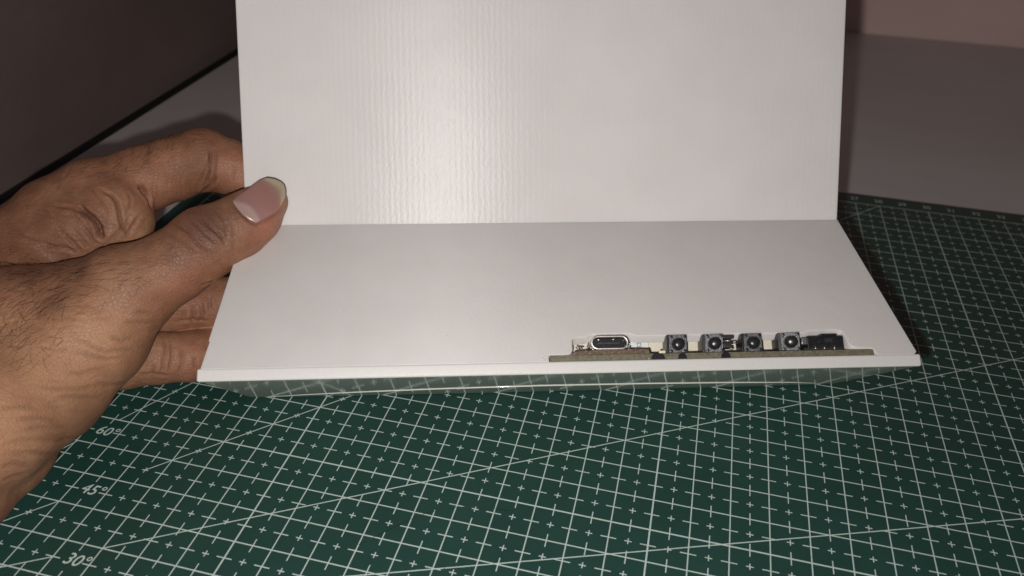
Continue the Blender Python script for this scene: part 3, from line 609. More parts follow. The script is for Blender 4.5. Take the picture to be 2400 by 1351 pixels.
CREASES = [[0.038, 0.045, 0.75, [[6.12, -17.61, 5.54], [6.58, -17.9, 5.62], [6.86, -18.0, 5.56], [7.07, -18.1, 5.42], [7.21, -18.14, 5.27], [7.35, -18.11, 5.18], [7.46, -18.07, 5.07], [7.6, -17.97, 4.94]]], [0.035, 0.035, 0.65, [[6.7, -17.6, 5.78], [6.94, -17.77, 5.72], [7.18, -17.84, 5.6], [7.37, -17.91, 5.44], [7.54, -17.87, 5.29], [7.69, -17.79, 5.15]]], [0.04, 0.06, 0.9, [[6.97, -17.42, 5.82], [7.17, -17.6, 5.74], [7.35, -17.69, 5.62], [7.55, -17.7, 5.46], [7.69, -17.71, 5.29], [7.75, -17.74, 5.12]]], [0.04, 0.03, 0.45, [[7.19, -17.13, 5.85], [7.46, -17.3, 5.77], [7.67, -17.43, 5.6], [7.74, -17.6, 5.36], [7.74, -17.74, 5.16]]], [0.05, 0.02, 0.25, [[7.53, -17.15, 5.82], [7.7, -17.29, 5.69], [7.83, -17.39, 5.53], [7.88, -17.46, 5.38], [7.91, -17.52, 5.22], [7.9, -17.59, 5.0], [7.86, -17.63, 4.75]]], [0.04, 0.025, 0.35, [[5.82, -17.82, 5.33], [6.3, -18.05, 5.46], [6.53, -18.15, 5.43], [6.72, -18.21, 5.38], [6.88, -18.25, 5.3], [7.02, -18.27, 5.2], [7.14, -18.27, 5.1], [7.25, -18.25, 4.99]]], [0.035, 0.02, 0.35, [[6.57, -17.72, 5.71], [6.81, -17.89, 5.65], [7.0, -18.0, 5.55], [7.15, -18.02, 5.47], [7.28, -18.03, 5.38], [7.4, -18.04, 5.24], [7.51, -18.02, 5.09]]], [0.035, 0.02, 0.3, [[6.8, -17.31, 5.83], [7.04, -17.62, 5.76], [7.2, -17.72, 5.67], [7.33, -17.79, 5.56], [7.47, -17.84, 5.41]]], [0.05, 0.035, 0.5, [[7.45, -16.74, 5.94], [7.76, -16.94, 5.86], [8.0, -17.03, 5.69], [8.19, -17.01, 5.51], [8.29, -16.94, 5.42], [8.45, -16.68, 5.43], [8.51, -16.46, 5.44], [8.55, -16.2, 5.42], [8.56, -15.77, 5.36]]], [0.07, 0.14, 0.85, [[4.04, -16.0, 5.62], [4.2, -16.04, 5.33], [4.3, -16.06, 5.11], [4.43, -16.19, 4.94]]], [0.05, 0.07, 0.75, [[3.51, -16.92, 5.8], [3.69, -16.94, 5.74], [3.85, -16.94, 5.66], [4.01, -17.0, 5.52], [4.13, -17.14, 5.32], [4.19, -17.25, 5.11], [4.25, -17.32, 4.87], [4.35, -17.3, 4.67], [4.34, -17.34, 4.48]]], [0.07, 0.17, 0.95, [[3.07, -17.43, 5.52], [3.24, -17.5, 5.44], [3.38, -17.54, 5.34], [3.59, -17.56, 5.18], [3.73, -17.59, 4.98], [3.77, -17.66, 4.73], [4.61, -18.62, 5.08]]], [0.05, 0.035, 0.4, [[2.34, -17.6, 5.46], [2.56, -17.61, 5.47], [2.76, -17.59, 5.46], [2.95, -17.56, 5.45], [3.26, -17.58, 5.35], [3.38, -17.64, 5.22], [3.48, -17.68, 5.07], [3.65, -17.69, 4.82]]], [0.05, 0.04, 0.4, [[4.48, -16.71, 5.02], [4.44, -16.98, 4.92], [4.38, -17.2, 4.78], [4.32, -17.35, 4.6]]], [0.05, 0.045, 0.4, [[4.37, -16.98, 5.11], [4.31, -17.19, 4.97], [4.23, -17.36, 4.85], [4.06, -17.54, 4.67], [3.89, -17.64, 4.5]]], [0.06, 0.05, 0.5, [[2.44, -18.44, 4.64], [2.65, -18.37, 4.62], [2.87, -18.3, 4.59], [3.12, -18.2, 4.49], [3.28, -18.1, 4.31]]], [0.05, 0.05, 0.5, [[2.9, -18.13, 4.95], [3.11, -18.11, 4.77], [3.26, -18.09, 4.53], [3.32, -18.06, 4.31]]], [0.045, 0.03, 0.35, [[3.11, -17.95, 5.04], [3.24, -17.95, 4.92], [3.34, -17.94, 4.79], [3.45, -17.93, 4.51], [4.28, -18.7, 4.95]]], [0.045, 0.03, 0.35, [[3.32, -17.77, 5.09], [3.49, -17.79, 4.85], [3.6, -17.79, 4.53], [4.39, -18.62, 5.0]]], [0.05, 0.03, 0.3, [[1.83, -18.45, 4.96], [2.05, -18.43, 4.88], [2.26, -18.4, 4.8], [2.42, -18.39, 4.73], [2.57, -18.38, 4.67], [2.72, -18.36, 4.6], [2.94, -18.31, 4.4]]], [0.04, 0.025, 0.3, [[3.11, -16.86, 5.83], [3.34, -17.01, 5.78], [3.54, -17.11, 5.7], [3.69, -17.2, 5.59], [3.82, -17.26, 5.46], [3.92, -17.41, 5.19], [3.99, -17.5, 4.93]]], [0.04, 0.025, 0.3, [[4.01, -16.5, 5.62], [4.19, -16.63, 5.47], [4.29, -16.85, 5.32], [4.27, -17.11, 5.17]]], [0.035, 0.014, 0.18, [[3.53, -17.61, 5.14], [3.7, -17.54, 5.13], [3.86, -17.48, 5.12], [4.01, -17.44, 5.01], [4.15, -17.4, 4.9]]], [0.035, 0.014, 0.18, [[2.79, -17.8, 5.33], [2.95, -17.76, 5.31], [3.1, -17.71, 5.29], [3.25, -17.72, 5.21], [3.39, -17.71, 5.11]]], [0.035, 0.014, 0.18, [[3.39, -17.7, 5.12], [3.53, -17.65, 5.05], [3.68, -17.61, 4.98], [3.79, -17.62, 4.84], [3.89, -17.61, 4.69]]], [0.035, 0.014, 0.18, [[2.5, -18.24, 4.93], [2.69, -18.23, 4.9], [2.87, -18.2, 4.86], [3.0, -18.2, 4.72], [3.11, -18.19, 4.57]]], [0.035, 0.014, 0.18, [[3.58, -17.78, 4.63], [3.7, -17.72, 4.52], [4.79, -18.77, 5.13]]], [0.035, 0.014, 0.18, [[3.12, -18.12, 4.74], [3.35, -17.98, 4.67], [3.51, -17.87, 4.43]]], [0.035, 0.014, 0.18, [[2.59, -17.98, 5.23], [2.83, -18.04, 5.09], [2.96, -18.15, 4.87]]], [0.035, 0.014, 0.18, [[1.97, -17.67, 5.35], [2.37, -17.81, 5.35], [2.65, -17.98, 5.21]]], [0.035, 0.014, 0.18, [[3.53, -17.65, 5.06], [3.67, -17.64, 4.92], [3.73, -17.68, 4.7]]], [0.035, 0.014, 0.18, [[2.63, -18.13, 5.05], [2.88, -18.08, 5.02], [3.09, -18.07, 4.87]]], [0.035, 0.014, 0.18, [[3.08, -18.04, 4.93], [3.24, -17.98, 4.86], [3.35, -17.98, 4.69]]], [0.035, 0.014, 0.18, [[1.95, -17.6, 5.39], [2.26, -17.77, 5.37], [2.46, -17.95, 5.26]]], [0.035, 0.014, 0.18, [[3.39, -17.57, 5.29], [3.68, -17.47, 5.28], [3.82, -17.45, 5.21], [3.96, -17.42, 5.12]]], [0.035, 0.014, 0.18, [[3.48, -17.65, 5.12], [3.62, -17.6, 5.08], [3.77, -17.55, 5.04], [3.9, -17.54, 4.93], [4.01, -17.52, 4.81]]], [0.035, 0.014, 0.18, [[2.16, -17.85, 5.3], [2.41, -17.9, 5.3], [2.62, -17.91, 5.28], [2.81, -17.97, 5.18], [2.96, -18.01, 5.06]]], [0.035, 0.014, 0.18, [[2.69, -18.3, 4.75], [2.85, -18.27, 4.7], [3.0, -18.23, 4.65], [3.1, -18.21, 4.5], [3.18, -18.18, 4.33]]], [0.045, 0.08, 0.85, [[5.71, -14.59, 6.31], [5.75, -14.73, 6.17], [5.77, -14.84, 6.01], [5.75, -14.96, 5.69], [5.65, -15.0, 5.44], [5.34, -14.91, 5.01]]], [0.05, 0.05, 0.5, [[5.81, -14.52, 6.28], [5.86, -14.67, 6.14], [5.89, -14.78, 6.0], [5.87, -14.9, 5.76], [5.83, -14.95, 5.48], [5.56, -14.94, 5.19]]], [0.04, 0.03, 0.35, [[6.41, -14.6, 5.82], [6.39, -14.73, 5.62], [6.35, -14.8, 5.4]]], [0.05, 0.06, 0.6, [[6.0, -14.89, 5.65], [5.76, -14.94, 5.34], [5.4, -14.88, 5.0], [5.23, -14.8, 4.83]]], [0.04, 0.03, 0.4, [[5.69, -14.83, 6.11], [5.68, -14.97, 5.85], [5.54, -15.07, 5.54], [5.33, -15.1, 5.27]]], [0.03, 0.01, 0.16, [[4.38, -15.67, 5.78], [4.35, -15.78, 5.56], [4.35, -15.82, 5.37], [4.33, -15.85, 5.17], [4.3, -15.83, 4.9]]], [0.03, 0.01, 0.16, [[4.48, -15.59, 5.83], [4.45, -15.72, 5.54], [4.44, -15.76, 5.35], [4.4, -15.76, 5.14], [4.33, -15.69, 4.83]]], [0.03, 0.01, 0.16, [[4.65, -15.54, 5.74], [4.6, -15.63, 5.52], [4.58, -15.64, 5.31], [4.53, -15.63, 5.09], [4.42, -15.5, 4.75]]], [0.03, 0.01, 0.16, [[4.73, -15.46, 5.85], [4.71, -15.53, 5.69], [4.68, -15.59, 5.51], [4.65, -15.6, 5.3], [4.59, -15.57, 5.07], [4.46, -15.41, 4.71]]], [0.03, 0.01, 0.16, [[4.88, -15.41, 5.76], [4.82, -15.5, 5.48], [4.79, -15.5, 5.27], [4.72, -15.46, 5.03], [4.53, -15.24, 4.62]]], [0.03, 0.01, 0.16, [[4.96, -15.36, 5.77], [4.9, -15.45, 5.47], [4.86, -15.44, 5.25], [4.79, -15.39, 5.0], [4.58, -15.14, 4.58]]], [0.03, 0.01, 0.16, [[5.06, -15.31, 5.72], [4.99, -15.38, 5.45], [4.95, -15.37, 5.23], [4.86, -15.3, 4.96], [4.72, -15.12, 4.59]]], [0.03, 0.01, 0.16, [[5.2, -15.22, 5.7], [5.12, -15.28, 5.42], [5.07, -15.25, 5.19], [4.96, -15.15, 4.9], [6.39, -17.04, 5.86]]], [0.03, 0.01, 0.16, [[5.3, -15.19, 5.71], [5.2, -15.22, 5.4], [5.14, -15.18, 5.16], [5.01, -15.05, 4.86], [6.5, -17.04, 5.88]]], [0.055, 0.022, 0.3, [[5.27, -21.11, 3.99], [5.4, -21.06, 3.92], [5.52, -21.0, 3.84], [5.7, -20.95, 3.65], [5.79, -20.88, 3.56], [5.87, -20.81, 3.45], [5.97, -20.66, 3.39], [6.05, -20.49, 3.3], [6.11, -20.3, 3.15], [6.14, -20.09, 2.97]]], [0.055, 0.022, 0.3, [[5.33, -21.28, 3.77], [5.44, -21.23, 3.69], [5.55, -21.17, 3.6], [5.65, -21.1, 3.51], [5.77, -21.0, 3.39], [5.87, -20.89, 3.26], [5.97, -20.73, 3.19], [6.04, -20.56, 3.1]]], [0.055, 0.022, 0.3, [[5.37, -21.72, 3.39], [5.47, -21.59, 3.3], [5.55, -21.46, 3.21], [5.63, -21.32, 3.17], [5.71, -21.18, 3.14], [5.84, -20.97, 2.97]]], [0.055, 0.022, 0.3, [[5.08, -22.53, 3.63], [5.15, -22.43, 3.53], [5.22, -22.33, 3.43], [5.29, -22.23, 3.33], [5.36, -22.12, 3.22], [5.43, -21.98, 3.12], [5.51, -21.84, 3.01], [5.57, -21.69, 2.89], [5.62, -21.54, 2.82], [5.68, -21.4, 2.76], [5.72, -21.23, 2.67], [5.76, -21.04, 2.51], [5.77, -20.81, 2.32], [5.72, -20.51, 2.05], [5.73, -20.26, 1.98], [5.19, -19.43, 1.3]]], [0.055, 0.022, 0.3, [[5.38, -22.34, 3.1], [5.43, -22.21, 3.02], [5.48, -22.08, 2.94], [5.52, -21.93, 2.84], [5.58, -21.78, 2.7], [5.64, -21.62, 2.55], [5.66, -21.43, 2.36], [5.66, -21.06, 2.11]]], [0.055, 0.022, 0.3, [[5.27, -24.0, 3.07], [5.31, -23.87, 3.02], [5.36, -23.75, 2.97], [5.4, -23.61, 2.91], [5.43, -23.49, 2.82], [5.45, -23.35, 2.71], [5.47, -23.21, 2.59], [5.47, -23.06, 2.43], [5.45, -22.89, 2.24], [5.39, -22.69, 2.0], [5.32, -22.46, 1.78], [5.26, -22.23, 1.56], [5.15, -21.96, 1.29]]], [0.055, 0.022, 0.3, [[5.35, -23.97, 2.81], [5.38, -23.83, 2.71], [5.41, -23.69, 2.59], [5.43, -23.54, 2.47], [5.44, -23.39, 2.29], [5.4, -23.2, 2.07], [5.31, -22.96, 1.78], [5.15, -22.65, 1.46], [4.95, -22.3, 1.09]]], [0.055, 0.022, 0.3, [[5.3, -24.23, 2.63], [5.33, -24.07, 2.54], [5.36, -23.91, 2.44], [5.37, -23.76, 2.25], [5.34, -23.57, 2.01]]], [0.055, 0.022, 0.3, [[5.04, -23.45, 3.7], [5.11, -23.32, 3.63], [5.17, -23.19, 3.54], [5.23, -23.05, 3.45], [5.3, -22.93, 3.33], [5.35, -22.8, 3.19]]], [0.055, 0.022, 0.3, [[5.98, -20.13, 3.96], [6.07, -20.02, 3.88], [6.16, -19.9, 3.79], [6.23, -19.77, 3.69], [6.31, -19.55, 3.56], [6.34, -19.27, 3.38]]], [0.055, 0.022, 0.3, [[6.15, -19.82, 4.09], [6.27, -19.68, 3.96], [6.36, -19.49, 3.8]]], [0.055, 0.022, 0.3, [[5.25, -24.33, 2.27], [5.26, -24.2, 2.2], [5.28, -24.07, 2.13], [5.29, -23.93, 2.05], [5.27, -23.76, 1.89], [5.21, -23.55, 1.69]]], [0.055, 0.022, 0.3, [[5.48, -23.01, 2.6], [5.47, -22.86, 2.39], [5.42, -22.68, 2.13], [5.34, -22.46, 1.83], [5.2, -22.18, 1.45]]], [0.055, 0.022, 0.3, [[5.23, -23.45, 3.39], [5.29, -23.34, 3.32], [5.33, -23.21, 3.23], [5.38, -23.08, 3.13], [5.41, -22.94, 3.02], [5.44, -22.83, 2.9], [5.46, -22.7, 2.75], [5.47, -22.56, 2.59], [5.48, -22.41, 2.42]]], [0.055, 0.022, 0.3, [[5.36, -23.49, 3.09], [5.4, -23.33, 2.99], [5.44, -23.17, 2.89], [5.46, -22.99, 2.77], [5.47, -22.83, 2.62], [5.48, -22.67, 2.47], [5.46, -22.48, 2.28], [5.46, -22.3, 2.12]]], [0.055, 0.022, 0.3, [[5.84, -20.62, 3.8], [5.94, -20.51, 3.67], [6.04, -20.38, 3.54], [6.1, -20.24, 3.5], [6.15, -20.08, 3.45]]], [0.04, 0.012, 0.16, [[5.19, -22.19, 3.49], [5.29, -22.05, 3.38], [5.38, -21.91, 3.28]]], [0.04, 0.012, 0.16, [[5.03, -20.51, 4.51], [5.17, -20.4, 4.51], [5.31, -20.29, 4.51]]], [0.04, 0.012, 0.16, [[4.78, -20.81, 4.41], [5.04, -20.72, 4.4], [5.26, -20.59, 4.37]]], [0.04, 0.012, 0.16, [[5.02, -20.65, 4.44], [5.17, -20.58, 4.42], [5.32, -20.53, 4.38]]], [0.04, 0.012, 0.16, [[5.65, -21.4, 2.87], [5.73, -21.22, 2.73], [5.78, -21.0, 2.5]]], [0.04, 0.012, 0.16, [[4.68, -21.65, 4.06], [4.86, -21.58, 3.97], [5.02, -21.48, 3.9]]], [0.04, 0.012, 0.16, [[4.09, -21.96, 4.21], [4.3, -21.9, 4.16], [4.51, -21.83, 4.1]]], [0.04, 0.012, 0.16, [[5.45, -22.91, 2.83], [5.47, -22.66, 2.59], [5.48, -22.39, 2.36]]], [0.04, 0.012, 0.16, [[4.79, -20.81, 4.41], [4.96, -20.79, 4.38], [5.12, -20.77, 4.34], [5.26, -20.71, 4.3], [5.4, -20.66, 4.26]]], [0.04, 0.012, 0.16, [[5.36, -22.61, 3.16], [5.38, -22.46, 3.07], [5.42, -22.32, 2.99], [5.46, -22.18, 2.93], [5.51, -22.03, 2.87]]], [0.04, 0.012, 0.16, [[5.37, -23.87, 2.67], [5.41, -23.73, 2.52], [5.42, -23.58, 2.3]]], [0.04, 0.012, 0.16, [[5.36, -22.42, 1.86], [5.26, -22.15, 1.54], [5.08, -21.81, 1.13], [5.2, -21.71, 1.06]]], [0.04, 0.012, 0.16, [[5.47, -22.79, 2.7], [5.48, -22.59, 2.45], [5.46, -22.35, 2.18]]], [0.04, 0.012, 0.16, [[5.48, -22.89, 2.61], [5.47, -22.74, 2.42], [5.45, -22.57, 2.23]]], [0.04, 0.012, 0.16, [[5.35, -22.7, 3.17], [5.39, -22.58, 3.05], [5.43, -22.46, 2.93], [5.46, -22.33, 2.83], [5.5, -22.19, 2.72]]], [0.04, 0.012, 0.16, [[4.98, -21.56, 3.9], [5.11, -21.42, 3.86], [5.26, -21.29, 3.82]]], [0.04, 0.012, 0.16, [[5.11, -23.14, 3.62], [5.18, -23.07, 3.53], [5.22, -22.95, 3.46]]], [0.04, 0.012, 0.16, [[5.33, -24.05, 2.7], [5.36, -23.92, 2.56], [5.39, -23.79, 2.39]]], [0.04, 0.012, 0.16, [[4.58, -20.95, 4.36], [4.74, -20.93, 4.35], [4.87, -20.89, 4.34]]], [0.04, 0.012, 0.16, [[5.15, -23.06, 3.57], [5.22, -22.93, 3.47], [5.29, -22.82, 3.32]]], [0.04, 0.012, 0.16, [[5.5, -22.24, 2.66], [5.53, -22.11, 2.52], [5.56, -21.97, 2.37], [5.58, -21.81, 2.22], [5.58, -21.63, 2.06]]], [0.04, 0.012, 0.16, [[5.44, -23.51, 2.49], [5.43, -23.29, 2.2], [5.31, -22.96, 1.79]]], [0.04, 0.012, 0.16, [[5.38, -23.71, 2.9], [5.43, -23.56, 2.75], [5.45, -23.4, 2.55]]], [0.04, 0.012, 0.16, [[4.8, -20.92, 4.34], [4.93, -20.85, 4.35], [5.06, -20.78, 4.35], [5.19, -20.71, 4.34], [5.31, -20.63, 4.33]]], [0.04, 0.012, 0.16, [[5.71, -21.09, 3.4], [5.8, -20.98, 3.33], [5.89, -20.86, 3.24], [5.97, -20.73, 3.17], [6.03, -20.58, 3.08]]], [0.05, 0.035, 0.4, [[5.93, -17.3, 2.53], [5.98, -17.44, 2.22], [5.87, -17.53, 1.9]]], [0.05, 0.035, 0.4, [[6.11, -17.16, 2.54], [6.19, -17.3, 2.23], [6.08, -17.37, 1.9]]], [0.05, 0.035, 0.4, [[6.6, -18.47, 3.41], [5.77, -17.56, 2.37], [5.74, -17.64, 2.17]]], [0.05, 0.035, 0.4, [[6.27, -16.94, 2.63], [6.34, -17.08, 2.46], [6.37, -17.19, 2.26]]], [0.05, 0.035, 0.4, [[5.49, -17.76, 2.14], [5.66, -17.69, 2.14], [5.81, -17.59, 2.13], [5.95, -17.49, 2.1], [6.08, -17.39, 2.03], [6.23, -17.3, 1.98], [6.38, -17.22, 1.92]]], [0.05, 0.035, 0.4, [[5.54, -18.37, 2.03], [5.7, -18.58, 1.98], [5.81, -18.74, 1.88], [5.85, -18.99, 1.66], [5.83, -19.09, 1.49], [5.79, -19.16, 1.28]]], [0.05, 0.035, 0.4, [[5.73, -18.37, 1.97], [5.88, -18.6, 1.87], [5.97, -18.76, 1.71], [5.98, -18.9, 1.55], [5.95, -19.01, 1.34]]], [0.05, 0.035, 0.4, [[5.65, -19.15, 1.67], [5.6, -19.26, 1.46], [5.5, -19.3, 1.19]]], [0.05, 0.035, 0.4, [[6.06, -18.35, 1.84], [6.16, -18.55, 1.7], [6.22, -18.69, 1.5], [6.19, -18.79, 1.32], [6.12, -18.85, 1.09]]], [0.05, 0.035, 0.4, [[6.47, -18.42, 1.55], [6.49, -18.55, 1.37], [6.48, -18.62, 1.14]]], [0.05, 0.035, 0.4, [[5.85, -20.16, 2.13], [5.32, -19.38, 1.38], [5.48, -19.32, 1.39], [5.64, -19.25, 1.39], [5.78, -19.17, 1.31], [5.89, -19.06, 1.2], [5.99, -18.94, 1.07]]], [0.05, 0.04, 0.5, [[7.12, -18.31, 4.11], [7.19, -18.1, 4.04], [7.24, -17.87, 3.95], [7.38, -17.7, 3.95]]]]        # [[width, depth, darkening, [[x,y,z],...]], ...]
for w_, dep, crease_dark, pl in CREASES:
    pl = np.array(pl); c0 = pl.min(0) - .3; c1 = pl.max(0) + .3
    sel = np.where(((HV > c0) & (HV < c1)).all(1))[0]
    if not len(sel): continue
    best = np.full(len(sel), 9.0); tt = np.zeros(len(sel)); n_ = len(pl) - 1
    for i in range(n_):
        d_, t_ = seg_dist(HV[sel], pl[i], pl[i + 1])
        m_ = d_ < best; best[m_] = d_[m_]; tt[m_] = (i + t_[m_]) / n_
    fade = np.clip(np.minimum(tt, 1 - tt) / .22, .12, 1)
    gsn = np.exp(-(best / w_) ** 2) * fade
    rim = np.exp(-((best - 2.1 * w_) / (1.3 * w_)) ** 2) * fade * .32
    disp[sel] += -dep * gsn + dep * rim
    tone[sel, 2] = np.maximum(tone[sel, 2], gsn * crease_dark)
SPOTS = [[0, 0.8, 0.95, 7.33, -17.68, 5.63], [0, 0.55, 0.7, 7.83, -17.07, 5.77], [0, 0.8, 0.5, 6.78, -18.39, 5.17], [0, 0.9, 0.4, 3.81, -17.51, 5.11], [0, 0.6, 0.55, 5.73, -14.81, 6.09], [0, 1.1, 0.4, 6.02, -19.01, 5.02], [0, 0.8, 0.35, 1.94, -18.31, 4.98], [0, 0.7, 0.35, 6.4, -16.94, 2.56], [0, 0.9, 0.3, 5.73, -19.09, 1.68], [1, 0.7, 0.8, 8.54, -16.53, 5.18], [1, 0.6, 0.5, 6.18, -14.67, 5.95], [1, 0.9, 0.35, 6.84, -18.71, 4.01], [1, 0.6, 0.3, 6.1, -17.18, 2.52], [1, 0.7, 0.3, 6.13, -18.69, 1.6], [1, 1.0, 0.3, 4.12, -16.03, 5.48], [3, 1.6, 0.55, 5.2, -22.02, 3.53], [3, 1.4, 0.5, 5.48, -20.95, 3.96], [3, 1.4, 0.5, 5.29, -23.54, 3.27], [0, 1.2, 0.3, 2.67, -18.28, 4.81], [0, 1.0, 0.35, 3.02, -20.0, 4.84], [0, 0.8, 0.3, 4.49, -19.59, 4.84]]            # [[channel, radius, strength, x, y, z], ...]
for ch, r_, st, x, y, z in SPOTS:
    d_ = np.linalg.norm(HV - np.array([x, y, z]), axis=1)
    tone[:, int(ch)] = np.maximum(tone[:, int(ch)], st * np.exp(-(d_ / r_) ** 2))
# soft lumps so the flesh is not a perfect tube
def lumps(P, f, seed):
    r_ = np.random.default_rng(seed); o_ = np.zeros(len(P))
    for _ in range(7):
        k = r_.normal(size=3); k *= f / np.linalg.norm(k) * r_.uniform(.6, 1.4); o_ += np.sin(P @ k + r_.uniform(0, 6.28))
    return o_ / 7
disp += .022 * lumps(HV, 3.2, 3) + .010 * lumps(HV, 9, 5)
HV2 = HV + HN_ * disp[:, None]
hand_root = empty("person", (float(allp[0][0]), float(allp[0][1]), 0), 0,
    "bare brown hand of a person at the left, thumb pressed on the white back panel", "person")
off = np.array([allp[0][0], allp[0][1], 0])
me = bpy.data.meshes.new("hand")
me.vertices.add(len(HV2)); me.vertices.foreach_set('co', ((HV2 - off) * CM).astype(np.float32).ravel())
me.loops.add(HF.size); me.loops.foreach_set('vertex_index', HF.ravel().astype(np.int32))
me.polygons.add(len(HF)); me.polygons.foreach_set('loop_start', np.arange(0, HF.size, 4, dtype=np.int32))
me.polygons.foreach_set('loop_total', np.full(len(HF), 4, np.int32)) if False else None
me.update(calc_edges=True); me.validate()
me.polygons.foreach_set('use_smooth', np.ones(len(me.polygons), bool))
at_ = me.color_attributes.new('tone', 'FLOAT_COLOR', 'POINT'); at_.data.foreach_set('color', tone.ravel())
me.materials.append(M['skin'])
hand = bpy.data.objects.new("hand", me); COL.objects.link(hand); hand.parent = hand_root
print('hand verts', len(HV2), 'grid', N)

# thumb nail: curved plate with thickness, coloured from its base to its free edge
def nail_mat():
    t = NT("thumb_nail"); uv = t.new('ShaderNodeTexCoord'); sp = t.new('ShaderNodeSeparateXYZ'); t.link(uv.outputs['UV'], sp.inputs[0])
    wob = t.noise(t.coords(), .35, 3)
    # lunula arch: further along at the middle
    x = t.math('SUBTRACT', sp.outputs['Y'], .62); arch = t.math('MULTIPLY', t.math('MULTIPLY', x, x), .55)
    s_ = t.math('ADD', t.math('ADD', sp.outputs['X'], arch), t.math('MULTIPLY', t.math('SUBTRACT', wob, .5), .05))
    c = t.ramp(s_, [(.0, (.36, .235, .20)), (.15, (.40, .275, .25)), (.23, (.30, .16, .15)), (.55, (.33, .165, .15)), (.80, (.35, .19, .15)), (.88, (.42, .34, .23)), (.95, (.46, .41, .28)), (1.0, (.44, .39, .27))])
    ridg = t.noise(t.coords((2500, 300, 2500)), 1, 2)
    return t.set(Base_Color=c, Roughness=.27, Specular_IOR_Level=.5, Normal=t.bump(ridg, .000012), Subsurface_Weight=.2, Subsurface_Radius=(.001, .0006, .0004), Subsurface_Scale=1.0)
